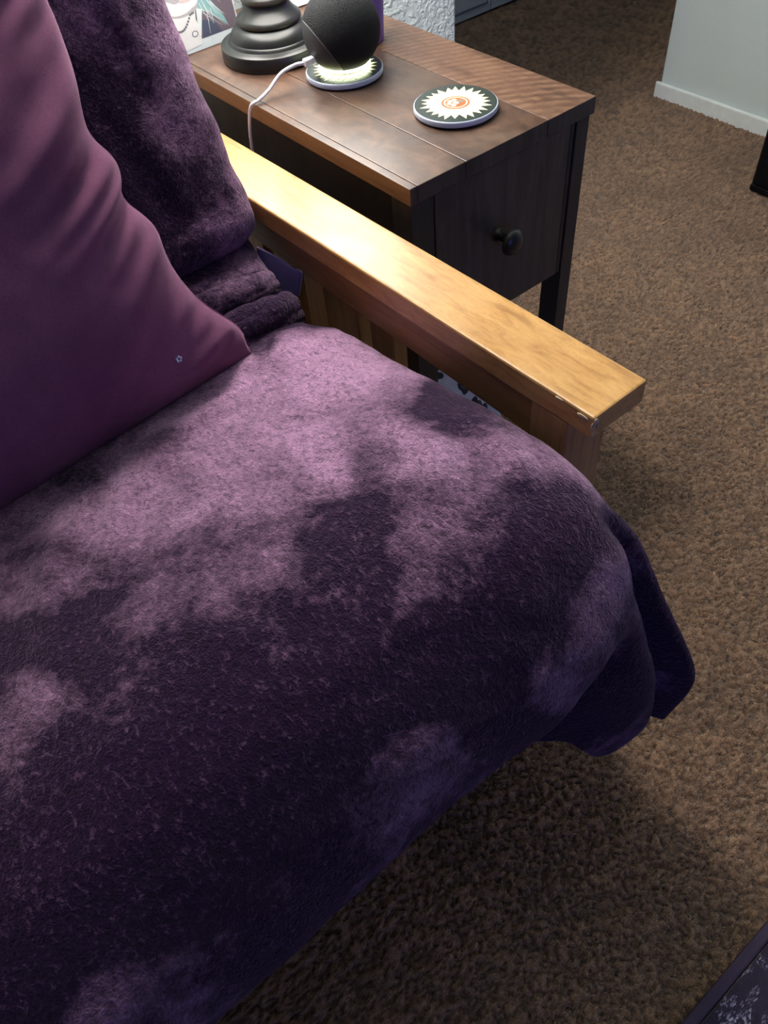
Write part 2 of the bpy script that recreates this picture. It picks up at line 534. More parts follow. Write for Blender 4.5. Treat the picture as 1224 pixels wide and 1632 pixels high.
# shelf strips so that the top is one surface to the eye: strip 0 top colour is in its material
# ------------------------------------------------------------------ coasters
M_cside = flat('coaster_side', (0.50, 0.55, 0.66), 0.35)
M_cblk = flat('coaster_black_print', (0.030, 0.040, 0.036), 0.25)
M_cream = flat('petal_cream', (0.92, 0.80, 0.46), 0.3)
M_red = flat('ring_red', (0.50, 0.11, 0.035), 0.3)
M_cream2 = flat('paw_cream', (0.88, 0.76, 0.52), 0.3)
M_pgrey = flat('print_grey', (0.22, 0.20, 0.17), 0.3)
M_cork = flat('cork', (0.05, 0.04, 0.04), 0.9)
def coaster(x, y, rot, label):
    t = empty('coaster', (x, y, TZ), label, 'coaster')
    lathe('cork_backing', [(0.0, 0.0002), (0.0465, 0.0002), (0.0465, 0.002), (0.0, 0.002)], M_cork, t, 72)
    lathe('tile', [(0.0, 0.0021), (0.0486, 0.0021), (0.0498, 0.003), (0.0500, 0.004), (0.0500, 0.0078), (0.0496, 0.0086), (0.0488, 0.0090), (0.0, 0.0090)], M_cside, t, 72)
    # printed face
    bm = bmesh.new()
    def poly(pts, z, mi):
        vs = [bm.verts.new((p[0], p[1], z)) for p in pts]
        f = bm.faces.new(vs); f.material_index = mi
    def circ(cx, cy, rx, ry, z, mi, n=40, a=0):
        poly([(cx + rx * math.cos(2 * PI * i / n) * math.cos(a) - ry * math.sin(2 * PI * i / n) * math.sin(a),
               cy + rx * math.cos(2 * PI * i / n) * math.sin(a) + ry * math.sin(2 * PI * i / n) * math.cos(a)) for i in range(n)], z, mi)
    circ(0, 0, 0.0486, 0.0486, 0.0092, 0, 72)
    r = random.Random(5)
    N = 24
    for i in range(N):   # petals, each a pointed leaf
        a = 2 * PI * (i + r.uniform(-.12, .12)) / N + rot
        R = 0.0425 + r.uniform(-.003, .0015)
        hw = 0.0062
        ca, sa = math.cos(a), math.sin(a)
        pts = [(0.012, -.001), (0.022, -hw), (0.031, -hw * .72), (R, 0), (0.031, hw * .72), (0.022, hw), (0.012, .001)]
        poly([(p * ca - q * sa, p * sa + q * ca) for p, q in pts], 0.00935 + (i % 2) * 0.00004, 1)
    circ(0, 0, 0.027, 0.027, 0.00945, 1)
    circ(0, 0, 0.0168, 0.0168, 0.00955, 2)
    circ(0, 0, 0.0142, 0.0142, 0.00965, 3)
    circ(0, 0, 0.0124, 0.0124, 0.00975, 2)
    for px, py, pr in ((-0.0078, 0.0028, .0030), (-0.0030, 0.0068, .0031), (0.0030, 0.0058, .0029), (-0.0068, -0.0040, .0031), (-0.0008, -0.0012, .0037)):
        circ(px, py, pr, pr, 0.00985, 3)
    circ(0.0066, -0.0018, 0.0036, 0.0040, 0.00985, 4)
    from_bm('sunflower_print', bm, [M_cblk, M_cream, M_red, M_cream2, M_pgrey], t)
    return t
coaster(0.1547, 0.0973, 0.3, 'round sunflower coaster lying bare on the front of the nightstand')
coaster(0.128, 0.279, 1.1, 'round sunflower coaster under the glowing round speaker')

# ------------------------------------------------------------------ smart speaker
def speaker(x, y, z):
    t = empty('smart_speaker', (x, y, z), 'round black fabric smart speaker with glowing ring on a coaster', 'speaker')
    b = NB('speaker_fabric')
    n = b.n('ShaderNodeTexWave', wave_type='BANDS', bands_direction='Z')
    n.inputs['Scale'].default_value = 240
    n2 = b.n('ShaderNodeTexWave', wave_type='BANDS', bands_direction='X')
    n2.inputs['Scale'].default_value = 240
    b.link(b.mapping(), n.inputs['Vector']); b.link(b.mapping(), n2.inputs['Vector'])
    h = b.math('MULTIPLY', n.outputs['Fac'], n2.outputs['Fac'])
    MF = b.out(b.mix(h, (0.004, 0.005, 0.006), (0.014, 0.016, 0.018)), 0.8, b.bump(h, 0.6, 0.0008), Specular_IOR_Level=0.3)
    MP = flat('speaker_plastic', (0.020, 0.021, 0.024), 0.55)
    ML, nt, bs = mat('speaker_light_ring')
    bs.inputs['Base Color'].default_value = (0.9, 0.95, 0.8, 1)
    bs.inputs['Emission Color'].default_value = (0.88, 1.0, 0.70, 1)
    bs.inputs['Emission Strength'].default_value = 9.0
    R = 0.0487
    cz = 0.0425
    # shell: sphere cut flat at the base
    a0 = math.asin((0.0062 - cz) / R)
    prof = [(R * math.cos(a), cz + R * math.sin(a)) for a in np.linspace(a0, PI / 2 - 1e-4, 40)]
    prof = [(0.024, 0.0056)] + prof
    o = lathe('fabric_shell', prof, [MF, MP], t, 96, smooth=True)
    # plastic lower rear: faces below a tilted plane, with a seam
    nrm = Vector((-0.62, 0.20, -0.42)).normalized()
    for p in o.data.polygons:
        if (p.center - Vector((0, 0, cz))).dot(nrm) > 0.030: p.material_index = 1
    # seam ring lying on that plane
    d = 0.030; rr = math.sqrt((R + .0001) ** 2 - d * d)
    q = nrm.to_track_quat('Z', 'Y')
    bm = bmesh.new()
    n_, k_ = 80, 6
    rings = [[bm.verts.new(q @ Vector(((rr + .0005 * math.cos(2 * PI * j / k_)) * math.cos(2 * PI * i / n_), (rr + .0005 * math.cos(2 * PI * j / k_)) * math.sin(2 * PI * i / n_), d + .0005 * math.sin(2 * PI * j / k_))) + Vector((0, 0, cz))) for j in range(k_)] for i in range(n_)]
    for i in range(n_):
        for j in range(k_):
            bm.faces.new((rings[i][j], rings[(i + 1) % n_][j], rings[(i + 1) % n_][(j + 1) % k_], rings[i][(j + 1) % k_]))
    from_bm('shell_seam', bm, flat('seam_grey', (0.09, 0.09, 0.10), 0.5), t, True)
    lathe('light_ring', [(0.0300, 0.0022), (0.0325, 0.0024), (0.0335, 0.0036), (0.0330, 0.0050), (0.0300, 0.0050)], ML, t, 72)
    lathe('foot', [(0.0, 0.0005), (0.028, 0.0005), (0.0295, 0.0015), (0.0295, 0.0060), (0.0, 0.0060)], MP, t, 60)
    return t
SPK = (0.132, 0.2825)
speaker(SPK[0], SPK[1], TZ + 0.0092 + .0008)
# cable
M_cable = flat('white_cable', (0.72, 0.72, 0.74), 0.4)
cb = empty('charging_cable', (0.09, 0.29, TZ), 'white power cable curving from the round speaker over the table edge', 'cable')
plug_a = Vector((0.086, 0.294, TZ + 0.031))
tube('cord', [(0.076, 0.290, TZ + 0.028), (0.065, 0.296, TZ + 0.027), (0.045, 0.300, TZ + 0.022), (0.024, 0.298, TZ + 0.0105), (0.006, 0.296, TZ + 0.0045), (-0.006, 0.298, TZ + 0.000),
              (-0.0095, 0.304, TZ - 0.022), (-0.010, 0.310, TZ - 0.055), (-0.009, 0.318, TZ - 0.12), (-0.008, 0.33, TZ - 0.25), (-0.008, 0.36, TZ - 0.42), (-0.01, 0.42, 0.006)], 0.0021, M_cable, cb)
boxo('plug', (0.0745, 0.2840, TZ + 0.0235), (0.0905, 0.2930, TZ + 0.0325), M_cable, cb, 0.0018, 3)
adopt(cb)

# ------------------------------------------------------------------ table lamp
def lamp():
    t = empty('table_lamp', (LAMP[0], LAMP[1], TZ), 'dark bronze table lamp with stepped round base behind the speaker', 'lamp')
    prof = [(0.0, 0.0005), (0.0690, 0.0005), (0.0700, 0.002), (0.0703, 0.008), (0.0703, 0.0165), (0.0697, 0.0182), (0.0680, 0.0192), (0.0630, 0.0200), (0.0592, 0.0208),
            (0.0580, 0.0225), (0.0573, 0.0240), (0.0555, 0.0252), (0.0548, 0.0275), (0.0535, 0.0310), (0.0505, 0.0350), (0.0465, 0.0380), (0.0425, 0.0400), (0.0412, 0.0412),
            (0.0430, 0.0425), (0.0436, 0.0450), (0.0430, 0.0475), (0.0405, 0.0500), (0.0370, 0.0530), (0.0325, 0.0580), (0.0300, 0.0620), (0.0295, 0.0645),
            (0.0320, 0.0665), (0.0332, 0.0700), (0.0320, 0.0735), (0.0290, 0.0755), (0.0265, 0.080), (0.0265, 0.095), (0.0250, 0.115), (0.0215, 0.14),
            (0.0215, 0.165), (0.0235, 0.19), (0.0220, 0.215), (0.0170, 0.240), (0.0150, 0.25), (0.0200, 0.258), (0.0200, 0.264), (0.0120, 0.272), (0.0100, 0.29), (0.0, 0.29)]
    lathe('base', prof, M_bronze, t, 96)
    lathe('socket', [(0.0, 0.291), (0.013, 0.291), (0.014, 0.33), (0.012, 0.345), (0.012, 0.36), (0.0, 0.36)], M_bronze, t, 40)
    MB, nt, bs = mat('lamp_bulb_glass')
    bs.inputs['Base Color'].default_value = (1, 1, 1, 1)
    bs.inputs['Emission Color'].default_value = LAMP_COLOR
    bs.inputs['Emission Strength'].default_value = BULB_GLOW
    lathe('bulb', [(0.0, 0.361), (0.012, 0.362), (0.016, 0.375), (0.026, 0.395), (0.030, 0.412), (0.026, 0.43), (0.014, 0.441), (0.0, 0.444)], MB, t, 40)
    MS, nt, bs = mat('lamp_shade_fabric')
    bs.inputs['Base Color'].default_value = (0.80, 0.76, 0.68, 1)
    bs.inputs['Roughness'].default_value = 0.9
    bs.inputs['Emission Color'].default_value = LAMP_COLOR
    bs.inputs['Emission Strength'].default_value = SHADE_GLOW
    lathe('shade', [(0.1555, 0.2395), (0.112, 0.500), (0.1105, 0.500), (0.1535, 0.2405)], MS, t, 72)
    bm = bmesh.new()   # spider arms and harp that carry the shade
    for a in (0, 2 * PI / 3, 4 * PI / 3):
        r = bmesh.ops.create_cube(bm, size=1)
        for v in r['verts']:
            p = Vector((0.056 + v.co.x * 0.108, v.co.y * 0.003, 0.490 + v.co.z * 0.003))
            v.co = Matrix.Rotation(a, 3, 'Z') @ p
    box(bm, (-.003, .034, .34), (.003, .040, .49)); box(bm, (-.003, -.040, .34), (.003, -.034, .49))
    box(bm, (-.003, -.040, .337), (.003, .040, .342)); box(bm, (-.004, -.040, .488), (.004, .040, .493))
    from_bm('shade_harp', bm, M_bronze, t)
    return t
lamp()

# ------------------------------------------------------------------ photo card of a white cat
def photo():
    # local frame: x right along the card, z up; stands leaning slightly back
    t = empty('cat_photo_print', (0.0005, 0.4995, TZ + 0.001), 'glossy photo print of a white cat leaning behind the lamp', 'photo')
    t.rotation_euler = (math.radians(-9), 0, 0)
    W, H = 0.1105, 0.155
    boxo('card', (0, 0, 0), (W, 0.003, H), flat('photo_card_white', (0.36, 0.41, 0.43), 0.3), t, 0.0006)
    bm = bmesh.new()
    cols = [('print_plum', (0.22, 0.17, 0.21)), ('print_teal', (0.28, 0.50, 0.50)), ('print_white_fur', (0.88, 0.88, 0.87)), ('print_pink', (0.78, 0.64, 0.60)),
            ('print_collar', (0.30, 0.33, 0.36)), ('print_navy', (0.12, 0.14, 0.22)), ('print_grey_fur', (0.62, 0.60, 0.60)), ('print_strand', (0.66, 0.74, 0.72))]
    ms = [flat(n, tuple(x * q for x in c), 0.35) for (n, c), q in zip(cols, (.4, .5, .50, .45, .3, .35, .40, .6))]
    lay = [0]
    def poly(pts, mi):
        lay[0] += 1
        y = -0.0002 - lay[0] * 0.00001
        f = bm.faces.new([bm.verts.new((p[0], y, min(p[1] * 0.75, H - .002))) for p in pts]); f.material_index = mi
    def ell(cx, cz, rx, rz, mi, n=28, a=0.0):
        poly([(cx + rx * math.cos(2 * PI * i / n) * math.cos(a) - rz * math.sin(2 * PI * i / n) * math.sin(a), cz + rx * math.cos(2 * PI * i / n) * math.sin(a) + rz * math.sin(2 * PI * i / n) * math.cos(a)) for i in range(n)], mi)
    poly([(0.010, 0.017), (W - .002, 0.017), (W - .002, H * 1.32), (0.010, H * 1.32)], 0)
    r = random.Random(3)
    poly([(0.050, 0.017), (0.082, 0.017), (0.074, 0.038), (0.055, 0.045)], 5)
    # teal leaves
    poly([(0.052, 0.060), (0.068, 0.055), (0.085, 0.034), (0.094, 0.022), (0.090, 0.040), (0.080, 0.062), (0.070, 0.082), (0.056, 0.080)], 1)
    poly([(0.060, 0.085), (0.085, 0.080), (0.104, 0.100), (0.100, 0.13), (0.066, 0.12)], 1)
    poly([(0.045, 0.022), (0.049, 0.022), (0.060, 0.060), (0.052, 0.066)], 7)
    for k in range(14):
        x0 = r.uniform(.052, .075); z0 = r.uniform(.055, .085); x1 = x0 + r.uniform(-.004, .03); z1 = z0 - r.uniform(.02, .04)
        poly([(x0, z0), (x0 + .0009, z0), (x1 + .0004, z1), (x1, z1)], 7)
    # cat: chest, neck, chin and head
    poly([(0.003, 0.004), (0.046, 0.009), (0.050, 0.030), (0.047, 0.050), (0.052, 0.075), (0.008, 0.085), (0.004, 0.05), (0.001, 0.02)], 2)
    ell(0.032, 0.070, 0.024, 0.012, 6)
    ell(0.028, 0.102, 0.036, 0.040, 2)
    ell(0.030, 0.112, 0.030, 0.030, 6)
    ell(0.040, 0.078, 0.018, 0.011, 2)
    ell(0.038, 0.084, 0.012, 0.006, 3, a=-.15)
    ell(0.038, 0.0865, 0.011, 0.0035, 2, a=-.15)
    ell(0.025, 0.086, 0.007, 0.005, 6)
    # collar and tag
    for k in range(16):
        u = k / 15
        cx = 0.005 + 0.041 * u; cz = 0.050 - 0.016 * math.sin(PI * min(1, u * 1.15)) + 0.010 * u
        ell(cx, cz, 0.0016, 0.0022, 4, 10)
    ell(0.040, 0.028, 0.0050, 0.0050, 4, 18); ell(0.040, 0.028, 0.0037, 0.0037, 2, 18)
    from_bm('cat_picture', bm, ms, t)
    return t
photo()

# ------------------------------------------------------------------ small things behind the lamp and speaker
M_cup = flat('purple_glaze', (0.17, 0.085, 0.34), 0.3)
cup = lathe('purple_cup', [(0.0, 0.0005), (0.030, 0.0005), (0.0315, 0.004), (0.0335, 0.04), (0.036, 0.11), (0.0365, 0.112), (0.035, 0.112), (0.032, 0.04), (0.029, 0.008), (0.0, 0.007)], M_cup, None, 56, (0, 0, 0))
cup.location = (0.212, 0.351, TZ)
tag(cup, 'purple cup standing right behind the round black speaker', 'cup')
env = empty('paper_stack', (0.235, 0.545, TZ), 'small white folded papers lying behind the lamp', 'paper')
for k, (dx, dy, a, L) in enumerate(((0, 0, .15, .035), (.002, -.004, -.1, .034), (-.003, .001, .3, .033))):
    o = boxo('sheet', (-L, -.022, 0.0004 + k * .0016), (L, .022, 0.0018 + k * .0016), flat('white_paper', (0.80, 0.80, 0.80), 0.8), env, 0.0003)
    o.location = (dx, dy, 0); o.rotation_euler = (0, 0, a)
can = lathe('dark_jar', [(0.0, 0.0005), (0.015, 0.0005), (0.017, 0.003), (0.017, 0.085), (0.0155, 0.09), (0.0155, 0.105), (0.0, 0.106)], flat('navy_plastic', (0.015, 0.017, 0.035), 0.35), None, 40)
can.location = (0.172, 0.558, TZ)
tag(can, 'dark navy jar against the wall behind the lamp base', 'jar')

# ------------------------------------------------------------------ futon frame with slatted arm
fu = empty('futon', (-0.6, 0.0, 0.0), 'honey oak futon frame with slatted mission arm beside the nightstand', 'futon')
AZ = 0.5755
def arm_top():
    bm = bmesh.new()
    box(bm, (-0.0915, -0.338, AZ - 0.026), (-0.0235, 0.52, AZ), 0.0022, 2)
    bmesh.ops.subdivide_edges(bm, edges=[e for e in bm.edges if abs(e.verts[0].co.y - e.verts[1].co.y) > .3], cuts=40)
    # arm drifts slightly outward toward the back, dented and chipped near the front left corner
    for v in bm.verts:
        v.co.x += -0.017 * (v.co.y + 0.338)
        if v.co.x < -0.085 and v.co.y < -0.25:
            k = math.exp(-((v.co.y + 0.315) / 0.035) ** 2)
            v.co.x += 0.0016 * k * (0.5 + hash((round(v.co.y * 400),)) % 3 * 0.3)
            if v.co.z > AZ - 0.006: v.co.z -= 0.0014 * k
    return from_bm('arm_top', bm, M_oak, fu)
arm_top()
bm = bmesh.new()
for (x, y, z, a, b_, c) in ((-.0905, -.3375, AZ - .012, .0016, .0012, .006), (-.0885, -.3385, AZ - .006, .0030, .0008, .0040), (-.0850, -.3384, AZ - .011, .0012, .0006, .005),
                            (-.0915, -.327, AZ - .006, .0008, .0055, .0022), (-.0908, -.3384, AZ - .0195, .0016, .0007, .0035), (-.0912, -.300, AZ - .004, .0008, .004, .0012)):
    r = bmesh.ops.create_icosphere(bm, subdivisions=2, radius=1)
    for v in r['verts']:
        q = 1 + 0.35 * math.sin(v.co.x * 9 + v.co.z * 7)
        v.co = Vector((x + v.co.x * a * q, y + v.co.y * b_ * q, z + v.co.z * c))
ch = from_bm('corner_chips', bm, M_raw, fu, True)
ch['label'] = 'pale raw wood chips at the front corner of the arm'
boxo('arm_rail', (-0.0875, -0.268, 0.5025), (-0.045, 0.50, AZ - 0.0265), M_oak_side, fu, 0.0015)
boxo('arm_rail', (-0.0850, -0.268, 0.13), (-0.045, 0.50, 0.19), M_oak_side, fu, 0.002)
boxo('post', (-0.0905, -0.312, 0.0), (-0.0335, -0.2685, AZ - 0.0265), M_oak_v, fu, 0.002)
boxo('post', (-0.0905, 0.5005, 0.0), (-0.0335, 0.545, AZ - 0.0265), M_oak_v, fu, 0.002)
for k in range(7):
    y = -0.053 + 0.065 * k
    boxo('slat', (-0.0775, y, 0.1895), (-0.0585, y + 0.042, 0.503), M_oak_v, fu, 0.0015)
boxo('seat_rail', (-1.45, -0.335, 0.24), (-0.093, -0.305, 0.315), M_oak_side, fu, 0.002)
boxo('seat_rail', (-1.45, 0.30, 0.24), (-0.093, 0.33, 0.315), M_oak_side, fu, 0.002)
for k in range(12):
    x = -1.40 + k * 0.115
    boxo('deck_slat', (x, -0.304, 0.290), (x + 0.06, 0.299, 0.306), M_oak_side, fu, 0.002)
adopt(fu)

# ------------------------------------------------------------------ mattress (under the blanket)
mt = empty('futon_mattress', (-0.6, 0.0, 0.318), 'thick futon mattress under the purple throw, lilac corner flap by arm', 'mattress')
boxo('seat_cushion', (-1.4, -0.415, 0.318), (-0.128, 0.14, 0.488), M_matt, mt, 0.06, 5)
bm = bmesh.new()
box(bm, (-1.4, 0.0, 0.0), (-0.15, 0.10, 0.44), 0.04, 4)
bmesh.ops.transform(bm, matrix=Matrix.Translation((0, 0.175, 0.49)) @ Matrix.Rotation(math.radians(-19), 4, 'X'), verts=bm.verts)
from_bm('back_cushion', bm, M_matt, mt)
# lilac cloth flap with a pale stitched edge standing up against the arm
fp = np.array([[(-0.110, 0.160, 0.522), (-0.101, 0.128, 0.517), (-0.0945, 0.104, 0.510)],
               [(-0.112, 0.160, 0.505), (-0.104, 0.128, 0.505), (-0.0935, 0.094, 0.508)],
               [(-0.116, 0.150, 0.470), (-0.108, 0.125, 0.470), (-0.097, 0.104, 0.474)]])
rows = np.array([catmull(r, 8) for r in fp]); fl = np.array([catmull(rows[:, j], 8) for j in range(rows.shape[1])])
o = grid_mesh('corner_flap', fl, flat('lilac_cotton', (0.22, 0.16, 0.36), 0.8), mt)
o['label'] = 'lilac cloth flap between throw and arm'
sm = o.modifiers.new('thick', 'SOLIDIFY'); sm.thickness = 0.0012
tube('flap_stitching', [tuple(p + np.array([0.0006, -0.0006, 0])) for p in fp[:, 2]], 0.0006, flat('pale_thread', (0.5, 0.48, 0.6), 0.6), mt, 8, 8)
adopt(mt)

# ------------------------------------------------------------------ plush throw: one draped surface
XC = [-1.15, -.95, -.78, -.63, -.50, -.40, -.31, -.24, -.185, -.148, -.122, -.106, -.101, -.102]
OFF = [0, 0, 0, 0, 0, 0, 0, 0, 0.000, .003, .012, .032, .072, .120]
net = []
def brow(z, y, xe=0.0, roll=1.0):          # rows on the backrest: side wraps backwards
    net.append([(x + (xe if i >= 7 else 0), y + OFF[i] * roll, z - 0.25 * OFF[i]) for i, x in enumerate(XC)])
def srow(y, z, xe=0.0, lift=None):         # rows on the seat: side wraps downwards
    net.append([(x + (xe if i >= 7 else 0), y, z - OFF[i]) for i, x in enumerate(XC)])
brow(0.93, 0.245, -.025); brow(0.85, 0.222, -.022); brow(0.77, 0.196, -.018); brow(0.69, 0.168, -.012)
brow(0.62, 0.140, -.012); brow(0.575, 0.122, -.012); brow(0.548, 0.134, -.022)
def crow(y, z, e):                          # crease rows
    net.append([(x + (e if i >= 8 else 0), y + OFF[i] * .3, z - OFF[i] * .8) for i, x in enumerate(XC)])
crow(0.098, 0.540, -.024); crow(0.082, 0.532, -.026); crow(0.076, 0.507, -.032); crow(0.062, 0.523, -.024); crow(0.045, 0.519, -.026); crow(0.034, 0.500, -.024)
srow(0.0, 0.508, -.012); srow(-0.06, 0.512); srow(-0.13, 0.524); srow(-0.20, 0.538); srow(-0.265, 0.548); srow(-0.325, 0.549)
def frow(y, z, custom):                     # front rows: columns 7.. are authored one by one
    net.append([(x, y, z) for x in XC[:7]] + custom)
frow(-0.378, 0.536, [(-.245, -.380, .538), (-.190, -.384, .540), (-.152, -.382, .539), (-.122, -.375, .525), (-.103, -.366, .496), (-.098, -.357, .455), (-.105, -.352, .41)])
frow(-0.425, 0.492, [(-.250, -.430, .500), (-.195, -.432, .500), (-.138, -.415, .500), (-.110, -.388, .466), (-.086, -.396, .462), (-.085, -.370, .435), (-.100, -.355, .39)])
frow(-0.450, 0.440, [(-.245, -.455, .445), (-.190, -.455, .455), (-.138, -.436, .458), (-.105, -.403, .415), (-.068, -.436, .375), (-.072, -.390, .365), (-.09, -.36, .35)])
frow(-0.442, 0.388, [(-.230, -.444, .390), (-.176, -.432, .412), (-.130, -.449, .404), (-.098, -.410, .365), (-.056, -.462, .322), (-.060, -.405, .31), (-.085, -.36, .29)])
frow(-0.415, 0.350, [(-.226, -.424, .350), (-.168, -.460, .335), (-.117, -.470, .326), (-.090, -.428, .290), (-.046, -.480, .262), (-.055, -.430, .245), (-.08, -.37, .23)])
frow(-0.375, 0.330, [(-.214, -.437, .302), (-.163, -.466, .236), (-.114, -.474, .252), (-.090, -.450, .215), (-.058, -.472, .185), (-.062, -.440, .17), (-.085, -.38, .16)])
net = np.array(net)
NR, NCOL = net.shape[:2]
rowsI = np.array([catmull(net[i], 30) for i in range(NR)])
G = np.array([catmull(rowsI[:, j], 16) for j in range(rowsI.shape[1])]).transpose(1, 0, 2)
# relax the kinks of the control net a little
for _ in range(10):
    G[1:-1, 1:-1] = 0.5 * G[1:-1, 1:-1] + 0.125 * (G[:-2, 1:-1] + G[2:, 1:-1] + G[1:-1, :-2] + G[1:-1, 2:])
du = np.gradient(G, axis=1); dv = np.gradient(G, axis=0)
Nn = np.cross(du, dv); Nn /= np.linalg.norm(Nn, axis=2, keepdims=True) + 1e-9
if Nn[NR * 8, 100, 2] < 0: Nn = -Nn
X, Y, Zz = G[..., 0], G[..., 1], G[..., 2]
V = Y + (Zz - 0.5)                                      # unrolled length along the profile
disp = 0.010 * (fbm(X * 9 + 3, V * 9, 5, 3) - .44) + 0.0035 * (fbm(X * 34, V * 34, 8, 2) - .4)
cr = np.exp(-((Y - 0.07) / 0.04) ** 2) * (Zz < 0.6)
disp += cr * 0.016 * (fbm(X * 16 + V * 20, V * 40 - X * 10, 18, 3) - .46)
# soft pulled wrinkles fanning from under the pillow over the seat
for (x0, y0, ang, L, wd, amp) in ((-.28, -.03, 200, .22, .010, .0045), (-.33, -.02, 214, .22, .010, .004), (-.45, -.06, 232, .18, .014, .006), (-.22, .01, 168, .12, .009, .004),
                                  (-.60, -.16, 248, .16, .016, .010), (-.20, -.03, 20, .10, .008, .003), (-.24, -.26, 60, .12, .014, .005), (-.17, -.30, 80, .10, .012, .005)):
    a = math.radians(ang)
    dx, dy = X - x0, V - y0
    s = dx * math.cos(a) + dy * math.sin(a); n = -dx * math.sin(a) + dy * math.cos(a) + 0.012 * np.sin(s * 25)
    disp += amp * np.exp(-(n / wd) ** 2) * np.clip(s / .03, 0, 1) * np.clip((L - s) / (L * .5), 0, 1)
# backrest: vertical soft folds
bk = np.clip((Zz - 0.57) / 0.05, 0, 1)
disp += bk * 0.007 * (fbm(X * 22 + Zz * 5, Zz * 4, 15, 3) - .44) * 2
edge = np.clip((-0.085 - X) / 0.02, 0, 1) * 0.8 + 0.2
G = G + Nn * (disp * edge)[..., None]
